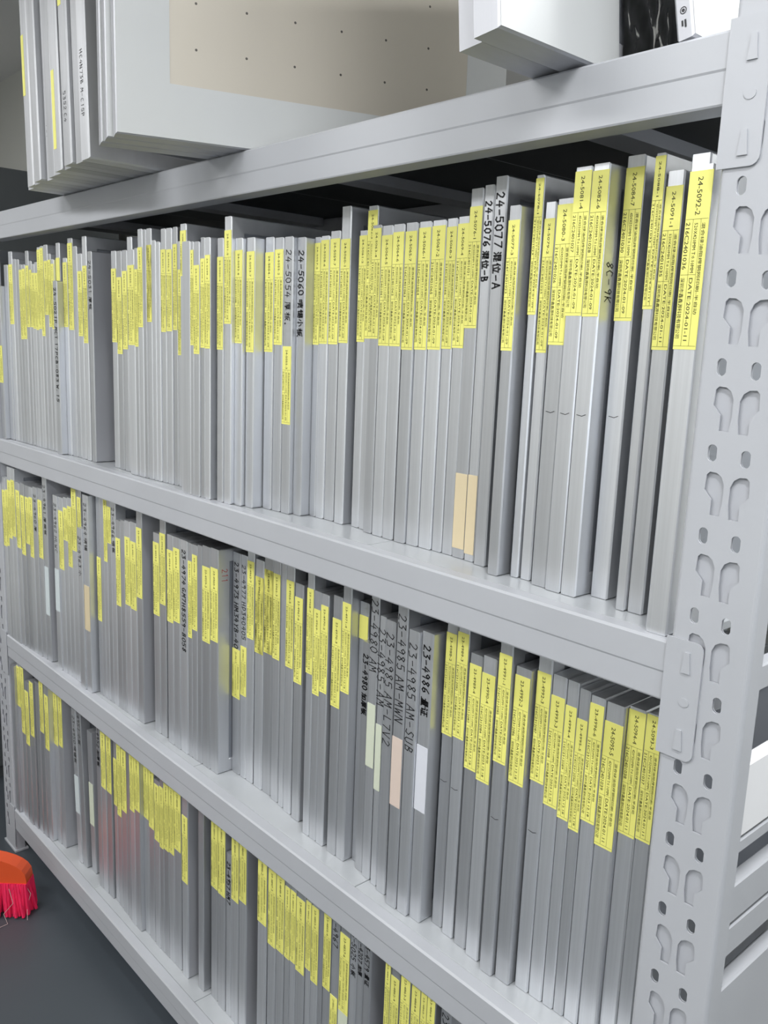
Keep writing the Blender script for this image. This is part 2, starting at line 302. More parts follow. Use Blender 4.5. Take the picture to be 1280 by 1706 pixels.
# ------------------------------------------------------------------ rack measurements (relative to eye height)
ZT = 0.33164; BH = 0.0735
SHELF = {1: -0.32502, 2: -0.95303, 3: -1.56256}
PX0, PX1 = -0.489, -0.393                    # right front upright
LX1 = -2.766; LX0 = LX1-0.096                # left front upright
RD = 0.60                                    # rack depth
ROWS = {
 1: [
  [-2.761,0.03,0.0129,0.454,0.0,[0.17,0.28],0,{}],
  [-2.7304,0.03,0.0273,0.514,0.0,0,0,{}],
  [-2.6998,0.0295,0.0306,0.55,0.0,[0.344,0.514],0,{}],
  [-2.6697,0.0242,0.032,0.528,0.0,0,0,{}],
  [-2.6449,0.0239,0.0318,0.526,0.0,0,0,{}],
  [-2.6205,0.0235,0.0316,0.511,0.0,[0.302,0.496],0,{}],
  [-2.5963,0.0232,0.0314,0.51,0.0,[0.303,0.498],0,{}],
  [-2.5725,0.0229,0.0329,0.546,0.0,[0.337,0.506],0,{}],
  [-2.5491,0.018,0.0343,0.518,0.0,[0.337,0.494],0,{}],
  [-2.5304,0.0223,0.0341,0.509,0.0,[0.333,0.485],0,{}],
  [-2.5075,0.022,0.0339,0.513,0.0,[0.33,0.484],0,{}],
  [-2.485,0.0217,0.0336,0.551,0.0,[0.333,0.545],0,{}],
  [-2.4627,0.0214,0.0334,0.553,0.0,[0.314,0.548],0,{}],
  [-2.4407,0.0253,0.0348,0.555,0.0,[0.371,0.513],0,{}],
  [-2.4148,0.0187,0.0354,0.531,0.0,[0.339,0.515],0,{}],
  [-2.3955,0.018,0.036,0.516,0.0,[0.334,0.504],0,{}],
  [-2.3762,0.0245,0.0427,0.557,0,[0.46,0.519],0,{}],
  [-2.3509,0.0263,0.0221,0.458,0.0,0,0,{'h':'24-5021P:MCT:17PCB-083:W.15','hl':'.44','bold':1,'lm':'MCT'}],
  [-2.324,0.0254,0.0396,0.516,0.0,[0.34,0.505],0,{}],
  [-2.298,0.03,0.0426,0.564,0.0,[0.333,0.552],0,{}],
  [-2.2673,0.0226,0.0441,0.543,0.0,0,0,{}],
  [-2.2393,0.0277,0.0427,0.523,0.0,[0.318,0.48],0,{}],
  [-2.205,0.0253,0.0414,0.563,0.0,[0.301,0.492],0,{}],
  [-2.1731,0.0248,0.0409,0.525,0.0,0,0,{'h':'24-5031:厚板'}],
  [-2.0559,0.0261,0.049,0.521,0.0,[0.307,0.48],0,{}],
  [-2.0232,0.0271,0.0467,0.519,0.0,[0.28,0.459],0,{}],
  [-1.9895,0.0249,0.045,0.519,0.0,[0.292,0.472],0,{}],
  [-1.9633,0.0245,0.0455,0.547,0,0,0,{}],
  [-1.938,0.0331,0.0337,0.516,0.0,[0.303,0.482],0,{}],
  [-1.9043,0.0163,0.0341,0.518,0.0,[0.3,0.472],0,{}],
  [-1.8874,0.0218,0.0346,0.558,0.0,[0.344,0.519],0,{}],
  [-1.865,0.0144,0.0357,0.556,0.0,0,0,{}],
  [-1.85,0.0226,0.0369,0.557,0.0,[0.356,0.522],0,{'stain':'1'}],
  [-1.8268,0.0167,0.038,0.531,0.0,0,0,{}],
  [-1.8095,0.0165,0.0391,0.527,0.0,0,0,{}],
  [-1.7924,0.0216,0.0417,0.553,0.0,[0.335,0.51],0,{}],
  [-1.7702,0.0239,0.0428,0.553,0.0,[0.337,0.509],0,{}],
  [-1.7457,0.0183,0.0453,0.554,0.0,[0.34,0.519],0,{}],
  [-1.7268,0.0154,0.0464,0.524,0.0,[0.287,0.466],0,{}],
  [-1.6721,0.0245,0.0224,0.552,0,[0.449,0.539],0,{}],
  [-1.6468,0.0328,0.012,0.515,0.0,0,0,{}],
  [-1.6134,0.013,0.0123,0.513,0.0,[0.31,0.497],0,{}],
  [-1.5998,0.0223,0.012,0.512,0.0,[0.293,0.467],0,{}],
  [-1.5769,0.0161,0.0144,0.519,0.0,[0.306,0.479],0,{}],
  [-1.5602,0.0193,0.0147,0.518,0.0,[0.305,0.485],0,{}],
  [-1.523,0.0219,0.02,0.515,0.0,[0.304,0.48],0,{}],
  [-1.5005,0.0247,0.0223,0.553,0.0,[0.354,0.528],0,{}],
  [-1.4752,0.0251,0.0306,0.513,0.0,[0.318,0.491],0,{}],
  [-1.4471,0.0265,0.038,0.513,0.0,[0.302,0.488],0,{}],
  [-1.4174,0.0276,0.06,0.514,0.0,[0.304,0.487],0,{}],
  [-1.3892,0.0269,0.0623,0.512,0.0,[0.318,0.491],0,{}],
  [-1.3617,0.0272,0.0639,0.512,0.0,[0.171,0.316],0,{'h':'24-5054:厚板。'}],
  [-1.3339,0.0256,0.0728,0.51,0.0,0,0,{'h':'24-5060:喷锡小板','bold':1}],
  [-1.3078,0.0178,0.0927,0.511,0.0,[0.321,0.501],0,{}],
  [-1.2894,0.0236,0.0929,0.512,0.0,[0.323,0.505],0,{}],
  [-1.2652,0.0273,0.0951,0.519,0.0,[0.323,0.506],0,{}],
  [-1.2313,0.0256,0.0918,0.557,0.0,[0.326,0.503],0,{}],
  [-1.1888,0.0207,0.098,0.515,0.0,[0.329,0.507],0,{}],
  [-1.1668,0.0245,0.0971,0.553,0,[0.335,0.546],0,{}],
  [-1.1415,0.0228,0.0858,0.519,0.0,[0.335,0.514],0,{}],
  [-1.1145,0.0266,0.0834,0.516,0.0,[0.324,0.501],0,{}],
  [-1.0859,0.0265,0.0822,0.516,0.0,[0.324,0.504],0,{}],
  [-1.0552,0.0264,0.081,0.516,0.0,[0.319,0.503],0,{}],
  [-1.0283,0.027,0.0844,0.516,0.0,[0.32,0.507],0,{}],
  [-1.0007,0.0288,0.0864,0.516,0.0,[0.321,0.508],0,{}],
  [-0.9713,0.0216,0.0884,0.517,0.0,[0.323,0.505],0,{}],
  [-0.949,0.0236,0.0891,0.518,0.0,[0.325,0.508],0,{}],
  [-0.9241,0.0252,0.087,0.555,0.0,[0.355,0.53],['beige',0.015,0.134],{'num':'24-5076-1','code':'216C2401021'}],
  [-0.8962,0.0198,0.0853,0.557,0.0,0,['beige',0.011,0.135],{'h':'24-5076:混位-B','bold':1}],
  [-0.8698,0.0231,0.0786,0.565,0.0,0,0,{'h':'24-5077:混位-A','bold':1}],
  [-0.8193,0.0204,0.053,0.518,0.0,[0.324,0.499],0,{'num':'24-5077-3','code':'216C2401022'}],
  [-0.7907,0.0145,0.071,0.557,0.0,[0.374,0.553],0,{'num':'24-5078-1','code':'216C2401023'}],
  [-0.7733,0.0183,0.073,0.521,0.0,[0.323,0.5],0,{'num':'24-5079-2','code':'216C2401025'}],
  [-0.7445,0.0263,0.062,0.521,0.0,[0.334,0.514],0,{'num':'24-5080-3','code':'216C2401026'}],
  [-0.7162,0.0259,0.057,0.556,0.0,[0.372,0.551],0,{'num':'24-5081-4','code':'216C2401027'}],
  [-0.6894,0.025,0.057,0.557,0.0,[0.371,0.549],0,{'num':'24-5082-6','code':'216C2401028'}],
  [-0.659,0.0267,0.084,0.567,0.0,[0.367,0.553],0,{'num':'24-5084-7','code':'216C2401030'}],
  [-0.6032,0.0144,0.059,0.559,0.0,[0.38,0.556],0,{'num':'24-5088-1','code':'216C2401033'}],
  [-0.5881,0.0228,0.063,0.538,0.0,[0.332,0.521],0,{'num':'24-5091-1','code':'216C2401035','sz':'520X420MM'}],
  [-0.5543,0.0245,0.0546,0.551,0,0,0,{}],
  [-0.529,0.0283,0.011,0.529,0.0,[0.333,0.523],0,{'num':'24-5092-2','code':'216C2401036','sz':'520X420MM'}],
 ],
 2: [
  [-2.761,0.03,0.004,0.51,0.0,[0.293,0.47],0,{}],
  [-2.7304,0.0189,0.004,0.514,0.0,[0.299,0.475],0,{}],
  [-2.7109,0.0292,0.004,0.548,0.0,[0.327,0.507],0,{}],
  [-2.6811,0.03,0.004,0.548,0.0,[0.338,0.512],0,{}],
  [-2.6505,0.03,0.0071,0.509,0.0,[0.308,0.485],0,{}],
  [-2.6199,0.03,0.0097,0.511,0.0,[0.293,0.474],0,{}],
  [-2.5892,0.0295,0.0121,0.508,0.0,[0.332,0.473],0,{}],
  [-2.5591,0.0265,0.0127,0.508,0.0,[0.297,0.477],0,{}],
  [-2.532,0.03,0.0142,0.512,0.0,0,0,{'h':'23-4960:厚'}],
  [-2.5014,0.03,0.0169,0.513,0.0,[0.306,0.478],0,{}],
  [-2.4708,0.03,0.0193,0.548,0.0,0,['white',0.141,0.286],{'h':'23-4961:厚板板'}],
  [-2.3911,0.03,0.018,0.509,0.0,0,['white',0.174,0.297],{'h':'23-4962:HLWC'}],
  [-2.3605,0.0297,0.0213,0.508,0.0,[0.303,0.47],0,{}],
  [-2.3301,0.0271,0.0227,0.512,0.0,[0.391,0.483],0,{}],
  [-2.3025,0.0266,0.0233,0.515,0.0,[0.322,0.491],0,{}],
  [-2.2752,0.03,0.0238,0.548,0.0,[0.373,0.544],0,{}],
  [-2.2439,0.0245,0.0263,0.548,0,[0.407,0.525],0,{}],
  [-2.2186,0.0313,0.0131,0.448,0.0,0,0,{'h':'23-4963:小'}],
  [-2.1867,0.0324,0.0166,0.542,0.0,0,['beige',0.173,0.297],{'h':'23-4964:喷锡'}],
  [-2.1433,0.024,0.034,0.548,0.0,[0.208,0.381],0,{}],
  [-2.1188,0.0182,0.0345,0.548,0.0,0,0,{}],
  [-2.1,0.0197,0.0351,0.548,0.0,[0.378,0.542],0,{}],
  [-2.0797,0.0212,0.0356,0.548,0.0,[0.43,0.525],0,{}],
  [-2.0579,0.0243,0.0361,0.548,0.0,0,0,{'h':'23-4966:喷板'}],
  [-2.033,0.0257,0.036,0.499,0.0,[0.277,0.453],0,{}],
  [-2.0068,0.0219,0.0365,0.503,0.0,0,0,{}],
  [-1.9843,0.0281,0.037,0.506,0.0,[0.291,0.465],0,{}],
  [-1.9556,0.0307,0.0375,0.508,0.0,[0.287,0.459],0,{}],
  [-1.9244,0.0284,0.0388,0.548,0.0,[0.324,0.499],0,{}],
  [-1.8507,0.0299,0.045,0.5,0.0,[0.299,0.477],0,{}],
  [-1.8202,0.0278,0.0462,0.548,0.0,[0.332,0.504],0,{}],
  [-1.7753,0.0283,0.041,0.51,0.0,[0.302,0.474],0,{}],
  [-1.7464,0.0291,0.0414,0.51,0.0,[0.31,0.484],0,{}],
  [-1.7167,0.0324,0.0426,0.509,0.0,0,0,{'h':'23-4974:GM7H8559-B058','bold':1}],
  [-1.6838,0.0172,0.0438,0.507,0.0,[0.288,0.466],0,{}],
  [-1.666,0.0221,0.0442,0.507,0.0,[0.311,0.484],0,{}],
  [-1.6432,0.0179,0.0446,0.51,0.0,0,0,{}],
  [-1.6247,0.0326,0.0457,0.513,0.0,[0.296,0.467],0,{}],
  [-1.5916,0.0305,0.0468,0.514,0.0,[0.307,0.471],0,{}],
  [-1.5605,0.0306,0.0829,0.507,0.0,[0.178,0.291],0,{'h':'23-4973:HM34YB-4000','bold':1}],
  [-1.5292,0.023,0.084,0.507,0.0,[0.192,0.304],0,{'h':'23-4977:HD340405'}],
  [-1.5056,0.0259,0.0843,0.548,0.0,[0.329,0.499],0,{}],
  [-1.4745,0.0307,0.084,0.509,0.0,[0.306,0.472],0,{'stain':'1'}],
  [-1.4431,0.031,0.0851,0.519,0.0,[0.315,0.494],0,{'stain':'1'}],
  [-1.4056,0.0249,0.0812,0.527,0.0,[0.314,0.494],0,{}],
  [-1.3741,0.0172,0.078,0.548,0.0,0,0,{}],
  [-1.3503,0.0257,0.0742,0.548,0.0,[0.315,0.494],0,{}],
  [-1.3179,0.0261,0.0716,0.496,0.0,[0.293,0.468],0,{}],
  [-1.2585,0.0202,0.056,0.548,0.0,[0.335,0.502],0,{}],
  [-1.2375,0.0208,0.0564,0.502,0.0,[0.299,0.467],0,{}],
  [-1.2151,0.0221,0.0558,0.502,0.0,[0.311,0.48],0,{}],
  [-1.1794,0.0256,0.055,0.508,0.0,[0.296,0.465],0,{}],
  [-1.1532,0.0241,0.0559,0.548,0.0,[0.332,0.501],0,{}],
  [-1.1278,0.0245,0.0745,0.506,0,[0.437,0.481],0,{}],
  [-1.1025,0.0208,0.0613,0.441,0.0,0,0,{'h':'23-4980:加厚板','bold':1}],
  [-1.0779,0.0216,0.0567,0.548,0.0,0,['pale',0.217,0.336],{'h':'23-4980:AM'}],
  [-1.0502,0.0159,0.0535,0.503,0.0,0,['pale',0.184,0.307],{'h':'23-4985-AM'}],
  [-1.0288,0.0235,0.0487,0.503,0.0,0,0,{'h':'23-4985:AM-L7V2'}],
  [-0.99,0.0254,0.037,0.548,0.0,0,['pink',0.188,0.312],{'h':'23-4985:AM-MWN'}],
  [-0.9634,0.0247,0.0384,0.506,0.0,0,0,{'h':'23-4985:AM-SUB'}],
  [-0.9381,0.026,0.044,0.509,0.0,0,['paper',0.2,0.315],{'h':'23-4986:量证','bold':1}],
  [-0.9033,0.023,0.064,0.548,0.0,[0.342,0.513],0,{'num':'23-4988-2'}],
  [-0.8736,0.0235,0.0581,0.548,0.0,[0.349,0.523],0,{'num':'23-4989-3'}],
  [-0.8435,0.0246,0.0555,0.498,0.0,[0.309,0.481],0,{'num':'23-4989-4'}],
  [-0.8133,0.0266,0.0504,0.504,0.0,[0.303,0.477],0,{'num':'23-4990-4'}],
  [-0.7753,0.0243,0.042,0.548,0.0,[0.352,0.521],0,{'num':'23-4991-1'}],
  [-0.7487,0.0278,0.048,0.508,0.0,[0.328,0.495],0,{'num':'23-4992-2'}],
  [-0.7172,0.0248,0.058,0.548,0.0,[0.341,0.508],0,{'num':'23-4992-3'}],
  [-0.6918,0.024,0.0597,0.511,0.0,[0.313,0.48],0,{'num':'23-4993-3'}],
  [-0.6671,0.019,0.0607,0.51,0.0,[0.303,0.473],0,{'num':'23-4994-4'}],
  [-0.6476,0.0176,0.0617,0.504,0.0,[0.294,0.46],0,{'num':'23-4995-5'}],
  [-0.6293,0.0227,0.0628,0.5,0.0,[0.316,0.489],0,{'num':'23-4996-6'}],
  [-0.606,0.0291,0.0653,0.498,0.0,[0.289,0.471],0,{'num':'24-5095-5','code':'216C2401039'}],
  [-0.5763,0.0259,0.0731,0.5,0.0,[0.318,0.496],0,{'num':'24-5094-4','code':'216C2401038'}],
  [-0.5498,0.0225,0.0736,0.5,0.0,[0.321,0.498],0,{'num':'24-5093-3','code':'216C2401037'}],
 ],
 3: [
  [-2.761,0.03,0.0056,0.51,0.0,0,0,{}],
  [-2.7304,0.0277,0.0141,0.548,0.0,[0.377,0.513],0,{}],
  [-2.7004,0.03,0.0143,0.548,0.0,[0.296,0.518],0,{}],
  [-2.6584,0.03,0.012,0.485,0.0,[0.273,0.454],0,{}],
  [-2.6268,0.03,0.0158,0.497,0.0,[0.313,0.493],0,{}],
  [-2.5902,0.03,0.0195,0.504,0.0,0,0,{}],
  [-2.5596,0.03,0.0213,0.548,0.0,[0.35,0.518],0,{}],
  [-2.529,0.03,0.0248,0.513,0.0,[0.303,0.48],0,{}],
  [-2.4984,0.03,0.04,0.548,0.0,[0.326,0.492],0,{}],
  [-2.4678,0.03,0.0421,0.548,0.0,[0.332,0.493],0,{}],
  [-2.3587,0.03,0.048,0.482,0.05,0,['white',0.156,0.273],{'h':'23-4950:喷锡板'}],
  [-2.3281,0.03,0.05,0.548,0.05,0,0,{'h':'23-4951:小板'}],
  [-2.2839,0.03,0.058,0.441,0.03,0,['pale',0.149,0.28],{}],
  [-2.2036,0.0261,0.045,0.548,0.0,0,0,{'h':'23-4952:加厚板','bold':1}],
  [-2.1762,0.03,0.0457,0.548,0.0,[0.32,0.485],0,{}],
  [-2.1443,0.03,0.0473,0.548,0.0,[0.319,0.488],0,{}],
  [-2.1078,0.0189,0.0512,0.548,0.0,[0.294,0.432],0,{}],
  [-2.0832,0.0241,0.0494,0.548,0.0,[0.275,0.482],0,{}],
  [-2.0525,0.0308,0.0472,0.548,0.0,[0.304,0.482],0,{}],
  [-2.0151,0.016,0.0449,0.548,0.0,0,0,{}],
  [-1.9931,0.0262,0.0429,0.548,0.0,[0.333,0.491],0,{}],
  [-1.9663,0.0291,0.0433,0.548,0.0,[0.346,0.493],0,{}],
  [-1.9365,0.0268,0.0541,0.548,0.0,[0.334,0.478],0,{}],
  [-1.9057,0.0279,0.0529,0.548,0.0,[0.321,0.488],0,{}],
  [-1.872,0.0257,0.0512,0.469,0.0,[0.302,0.456],0,{}],
  [-1.8457,0.0205,0.0517,0.548,0.0,[0.293,0.46],0,{}],
  [-1.8246,0.0248,0.0522,0.548,0.0,[0.298,0.477],0,{}],
  [-1.7992,0.0258,0.0527,0.548,0.0,[0.301,0.479],0,{}],
  [-1.7728,0.0328,0.053,0.548,0.0,[0.324,0.48],0,{}],
  [-1.7311,0.0276,0.051,0.548,0.0,[0.259,0.435],0,{}],
  [-1.6664,0.0248,0.058,0.548,0.0,0,0,{}],
  [-1.6215,0.0293,0.067,0.548,0.0,[0.296,0.468],0,{}],
  [-1.5857,0.031,0.0638,0.548,0.0,[0.298,0.479],0,{}],
  [-1.5516,0.0215,0.0645,0.419,0.0,0,0,{'h':'23-4957:HM7','bold':1}],
  [-1.5268,0.0296,0.063,0.548,0.0,[0.315,0.474],0,{}],
  [-1.4918,0.0288,0.0612,0.548,0.0,[0.332,0.484],0,{}],
  [-1.4001,0.0334,0.049,0.548,0.0,[0.338,0.499],0,{}],
  [-1.3582,0.0281,0.047,0.548,0.0,[0.309,0.484],0,{}],
  [-1.3286,0.0273,0.0475,0.548,0.0,[0.312,0.486],0,{}],
  [-1.2987,0.0175,0.0474,0.548,0.0,[0.312,0.475],0,{}],
  [-1.2786,0.0192,0.0465,0.548,0.0,[0.316,0.477],0,{}],
  [-1.2568,0.0286,0.0456,0.548,0.0,[0.309,0.474],0,{}],
  [-1.2247,0.0173,0.0452,0.548,0.0,[0.333,0.483],0,{}],
  [-1.2042,0.0226,0.0438,0.548,0.0,[0.318,0.484],0,{}],
  [-1.1787,0.013,0.0422,0.548,0.0,0,0,{}],
  [-1.1627,0.0227,0.0414,0.548,0.0,[0.332,0.494],0,{}],
  [-1.1371,0.0222,0.0406,0.548,0.0,[0.233,0.332],0,{'h':'23-4967'}],
  [-1.1113,0.0285,0.04,0.548,0.0,[0.316,0.481],['pale',0.227,0.316],{}],
  [-1.0797,0.0201,0.038,0.548,0.0,0,0,{'h':'23-5025:小板'}],
  [-1.0569,0.0172,0.0364,0.548,0.0,0,0,{'h':'23-4207:加厚'}],
  [-1.0372,0.0185,0.0349,0.548,0.0,0,0,{'h':'23-4579:量证'}],
  [-0.9722,0.0136,0.028,0.548,0.0,[0.327,0.513],0,{}],
  [-0.9575,0.0215,0.0283,0.548,0.0,[0.305,0.492],0,{}],
  [-0.9291,0.023,0.025,0.548,0.0,[0.317,0.514],0,{}],
  [-0.9015,0.0209,0.024,0.548,0.0,[0.325,0.51],0,{}],
  [-0.8794,0.0144,0.0243,0.548,0.0,[0.327,0.51],0,{}],
  [-0.8638,0.0181,0.0237,0.548,0.0,[0.33,0.518],0,{}],
  [-0.8298,0.0231,0.02,0.548,0.0,0,0,{'h':'23-4970:小板'}],
 ],
}


# ------------------------------------------------------------------ room
def room():
    x0, x1, y0, y1, zc = -5.0, 2.6, -2.9, 0.74, 2.93
    structure(MB().box(x0, x1, y0, y1, -0.1, 0).make('floor', 'floor'))
    structure(MB().box(x0, x1, y0, y1, zc, zc+0.1).make('ceiling', 'ceil'))
    structure(MB().box(x0, x1, y1, y1+0.1, 0, zc).make('wall_back', 'wall'))
    structure(MB().box(x0, x1, y0-0.1, y0, 0, zc).make('wall_front', 'wall'))
    structure(MB().box(x0-0.1, x0, y0, y1, 0, zc).make('wall_left', 'wall'))
    structure(MB().box(x1, x1+0.1, y0, y1, 0, zc).make('wall_right', 'wall'))
room()
def added_light_panel():
    w = structure(MB().box(2.575, 2.60, -2.35, -.55, .95, .99).make('added_light_panel_1', 'housing'))  # added glowing panel, put in for bright edges on the frames
    for (y0, y1, z0, z1) in ((-2.35, -2.31, .99, 2.3), (-.59, -.55, .99, 2.3), (-2.35, -.55, 2.3, 2.34), (-1.47, -1.43, .99, 2.3)):
        MB().box(2.575, 2.60, y0, y1, z0, z1).make('light_panel_frame', 'housing', w)
    for (y0, y1) in ((-2.31, -1.47), (-1.43, -.59)):
        MB().box(2.588, 2.594, y0, y1, .99, 2.3).make('light_panel_pane', 'added_glow', w)
added_light_panel()
def ceiling_light(x, y, lx, ly, power, label, z=2.87):
    t = thing('ceiling_light', label, 'ceiling light', (x, y, z), 'panel lights on the ceiling')
    MB().box(-lx/2, lx/2, -ly/2, ly/2, 0.0, 0.055, 0.006).make('housing', 'housing', t)
    MB().box(-lx/2+.02, lx/2-.02, -ly/2+.02, ly/2-.02, -0.004, 0.002).make('diffuser', 'lamp', t)
    ld = bpy.data.lights.new('lamp_light', 'AREA'); ld.shape = 'RECTANGLE'; ld.size = lx; ld.size_y = ly; ld.energy = power*LAMP_W
    ld.color = (0.98, 0.99, 1.0)
    lo = bpy.data.objects.new('lamp_light', ld); COL.objects.link(lo); lo.parent = t; lo.location = (0, 0, -0.012)
    return t
ceiling_light(0.15, -0.66, 0.7, 0.2, 21, 'short ceiling panel light above the right end of the aisle')
ceiling_light(0.0, 0.36, 0.5, 0.2, 17, 'added short fill light over the back of the rack at its right end')  # added lamp, brightens the white faces on the rack top
ceiling_light(-1.7, -1.75, 1.2, 0.3, 36, 'long ceiling panel light in the middle of the aisle')
ceiling_light(-3.5, -1.5, 1.2, 0.3, 26, 'added long fill light in the aisle beyond the left end of the rack')  # added lamp, lifts the dim wall and beams at far left
ceiling_light(0.1, -2.3, 1.2, 0.3, 20, 'added long fill light by the front wall behind the camera')  # added fill for the fronts shadowed by the top beam

# ------------------------------------------------------------------ the rack
def keyhole(cx, cz, s):                      # s=+1 opens like the left column, -1 mirrored
    p = [(-.0075, .021), (-.0085, .004), (.0005, -.006), (.0005, -.023), (.0115, -.023), (.0135, -.008), (.0135, .012), (.010, .020), (.004, .024), (-.004, .0245)]
    return [(cx+s*a, cz+b) for a, b in p]
def slot(cx, cz, rx=.0055, rz=.0095, n=12):
    out = []
    for k in range(n):
        t = 2*math.pi*(k+.5)/n
        x = rx*math.cos(t); z = rx*math.sin(t); z += (rz-rx) if z > 0 else -(rz-rx)
        out.append((cx+x, cz+z))
    return out
def upright(x0, x1, front, parent, name='upright'):
    mb = MB(); zlo, zhi = 0.0, H+0.56
    holes = []
    wd = x1-x0
    k = -20
    z = H+0.176
    zz = z
    while zz > 0.2: zz -= 0.0925
    while zz < zhi-0.03:
        holes += [slot(x0+.026, zz), slot(x1-.032, zz-.003)]
        if zz+.0925/2 < zhi-.04:
            holes += [keyhole(x0+.030, zz-.045, 1), keyhole(x1-.032, zz-.047, -1)]
        zz += 0.0925
    rc = 0.006
    v, f = plate_with_holes([(x0+rc, zlo), (x1-rc, zlo), (x1-rc, zhi), (x0+rc, zhi)], holes, 0.0018)
    mb.add([(a, 0.0009+c if front else RD-0.0009-c, b) for a, b, c in v], f)
    yd = 0.030
    sgn = 1 if front else -1; y0 = 0 if front else RD
    for (xc, s) in ((x0+rc, -1), (x1-rc, 1)):
        arc_o = [(xc+s*rc*math.sin(t), y0+sgn*(rc-rc*math.cos(t))) for t in [k*math.pi/2/5 for k in range(6)]]
        arc_i = [(xc+s*(rc-.0018)*math.sin(t), y0+sgn*(rc-(rc-.0018)*math.cos(t))) for t in [k*math.pi/2/5 for k in range(6)]]
        o = arc_o + [(xc+s*rc, y0+sgn*yd), (xc+s*(rc-.0018), y0+sgn*yd)] + arc_i[::-1]
        mb.prism(o, 2, zlo, zhi)
    o = mb.make(name, 'paint', parent)
    if front:
        lv, lf = plate_with_holes([(x0+.004, zlo), (x1-.004, zlo), (x1-.004, zhi), (x0+.004, zhi)], [h_ for h_ in holes if len(h_) == 12], 0.0010)
        lm_ = MB(); lm_.add([(a, .0042+c, b) for a, b, c in lv], lf); lm_.make('inner_liner', 'liner', o)
        MB().box(x0-.004, x1+.004, -.004, yd+.01, 0.0, 0.006).make('foot_plate', 'paint', o)
    else:
        MB().box(x0-.004, x1+.004, RD-yd-.01, RD+.004, 0.0, 0.006).make('foot_plate', 'paint', o)
    return o
rack = thing('storage_rack', 'light grey boltless steel storage rack with four shelves full of stencil frames', 'shelving rack', (0, 0, 0))
upright(PX0, PX1, True, rack); upright(LX0, LX1, True, rack)
upright(PX0, PX1, False, rack); upright(LX0, LX1, False, rack)

def beam(zt, front):
    z0, z1 = H+zt-BH, H+zt; zm = z0+BH*0.46
    y = lambda d: d if front else RD-d
    poly = [(y(.0010), z0+.002), (y(.0010), zm), (y(0), zm+.0025), (y(0), z1-.003), (y(.003), z1), (y(.024), z1), (y(.024), z1-.012), (y(.040), z1-.014), (y(.040), z0), (y(.002), z0)]
    mb = MB(); mb.prism([(a, b) for a, b in poly], 0, LX1-.004, PX0+.004)
    b = mb.make('beam', 'paint', rack)
    for xe, s in ((PX0, 1), (LX1, -1)):
        pw, zz0, zz1 = .043, z0-.062 if zt < .3 else z0-.064, z1+.008
        # plate outline with two rounded corners on the outer side
        r = .010; xa = xe-s*.003; xb = xe+s*pw
        out = [(xa, zz0), (xb-s*r, zz0)]
        out += [(xb-s*r+s*r*math.sin(t), zz0+r-r*math.cos(t)) for t in (.4, .8, 1.2, 1.57)]
        out += [(xb-s*r+s*r*math.cos(t), zz1-r+r*math.sin(t)) for t in (0.0, .4, .8, 1.2, 1.57)]
        out += [(xa, zz1)]
        yy = (-.0026, -.0004) if front else (RD+.0004, RD+.0026)
        p = MB()
        v, f = plate_with_holes(out, [], .0022)
        p.add([(a_, (yy[0]+yy[1])/2+c_, b_) for a_, b_, c_ in v], f)
        pl = p.make('end_plate', 'paint', b)
        if front and s == 1:
            hk = MB()
            for hz in (zz0+.024, zz0+.115 if zt > .3 else zz0+.118):
                hx = xe+s*.024
                hk.prism([(hx-.005, hz-.013), (hx+.006, hz-.013), (hx+.0035, hz+.012), (hx-.0025, hz+.012)], 1, -.0044, -.0024); hk.make('locking_tab', 'paint', pl); hk = MB()
            hx = xe+s*.026; hz = zz0+.07
            hk.prism([(hx+.0065*math.cos(k*.524), hz+.0055*math.sin(k*.524)) for k in range(12)], 1, -.0034, -.0024)
            hk.make('rivet_boss', 'paint', pl)
for zt in (ZT, SHELF[1], SHELF[2], SHELF[3]):
    beam(zt, True); beam(zt, False)
# shelf panels, four boards to each level, lying on the beams
for zt in (ZT, SHELF[1], SHELF[2], SHELF[3]):
    L = (PX0-LX1)/4
    for k in range(4):
        a = LX1+k*L+.0007; b = LX1+(k+1)*L-.0007
        mb = MB(); mb.box(a, b, .0255, RD-.0255, H+zt-.012, H+zt-.0004, .0008)
        pn = mb.make('shelf_panel', 'panel', rack); pn.data.materials.append(M['underside_shade'])
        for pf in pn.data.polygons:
            if pf.normal.z < -.9: pf.material_index = 1  # downward faces get the painted-in shade
        if k < 4:
            MB().box(a+L*.45, a+L*.55, .045, RD-.045, H+zt-.032, H+zt-.012).make('stiffening_rib', 'paint', rack)
# rails tying front and back uprights together at the right end
for (za, zb_) in ((-.351, -.319), (-.534, -.440), (-.556, -.538), (-.650, -.598), (-.696, -.655), (-.90, -.741), (.20, .24)):
    MB().box(PX1-.030, PX1-.012, .032, RD-.032, H+za-(.022 if za < 0 else 0), H+zb_-(.022 if za < 0 else 0), .002).make('end_rail', 'rail_white' if za == -.534 else 'paint', rack)
for (za, zb_) in ((-.351, -.319), (-.96, -.92), (-1.56, -1.52), (.20, .24)):
    MB().box(LX0+.012, LX0+.030, .032, RD-.032, H+za, H+zb_, .002).make('end_rail', 'paint', rack)

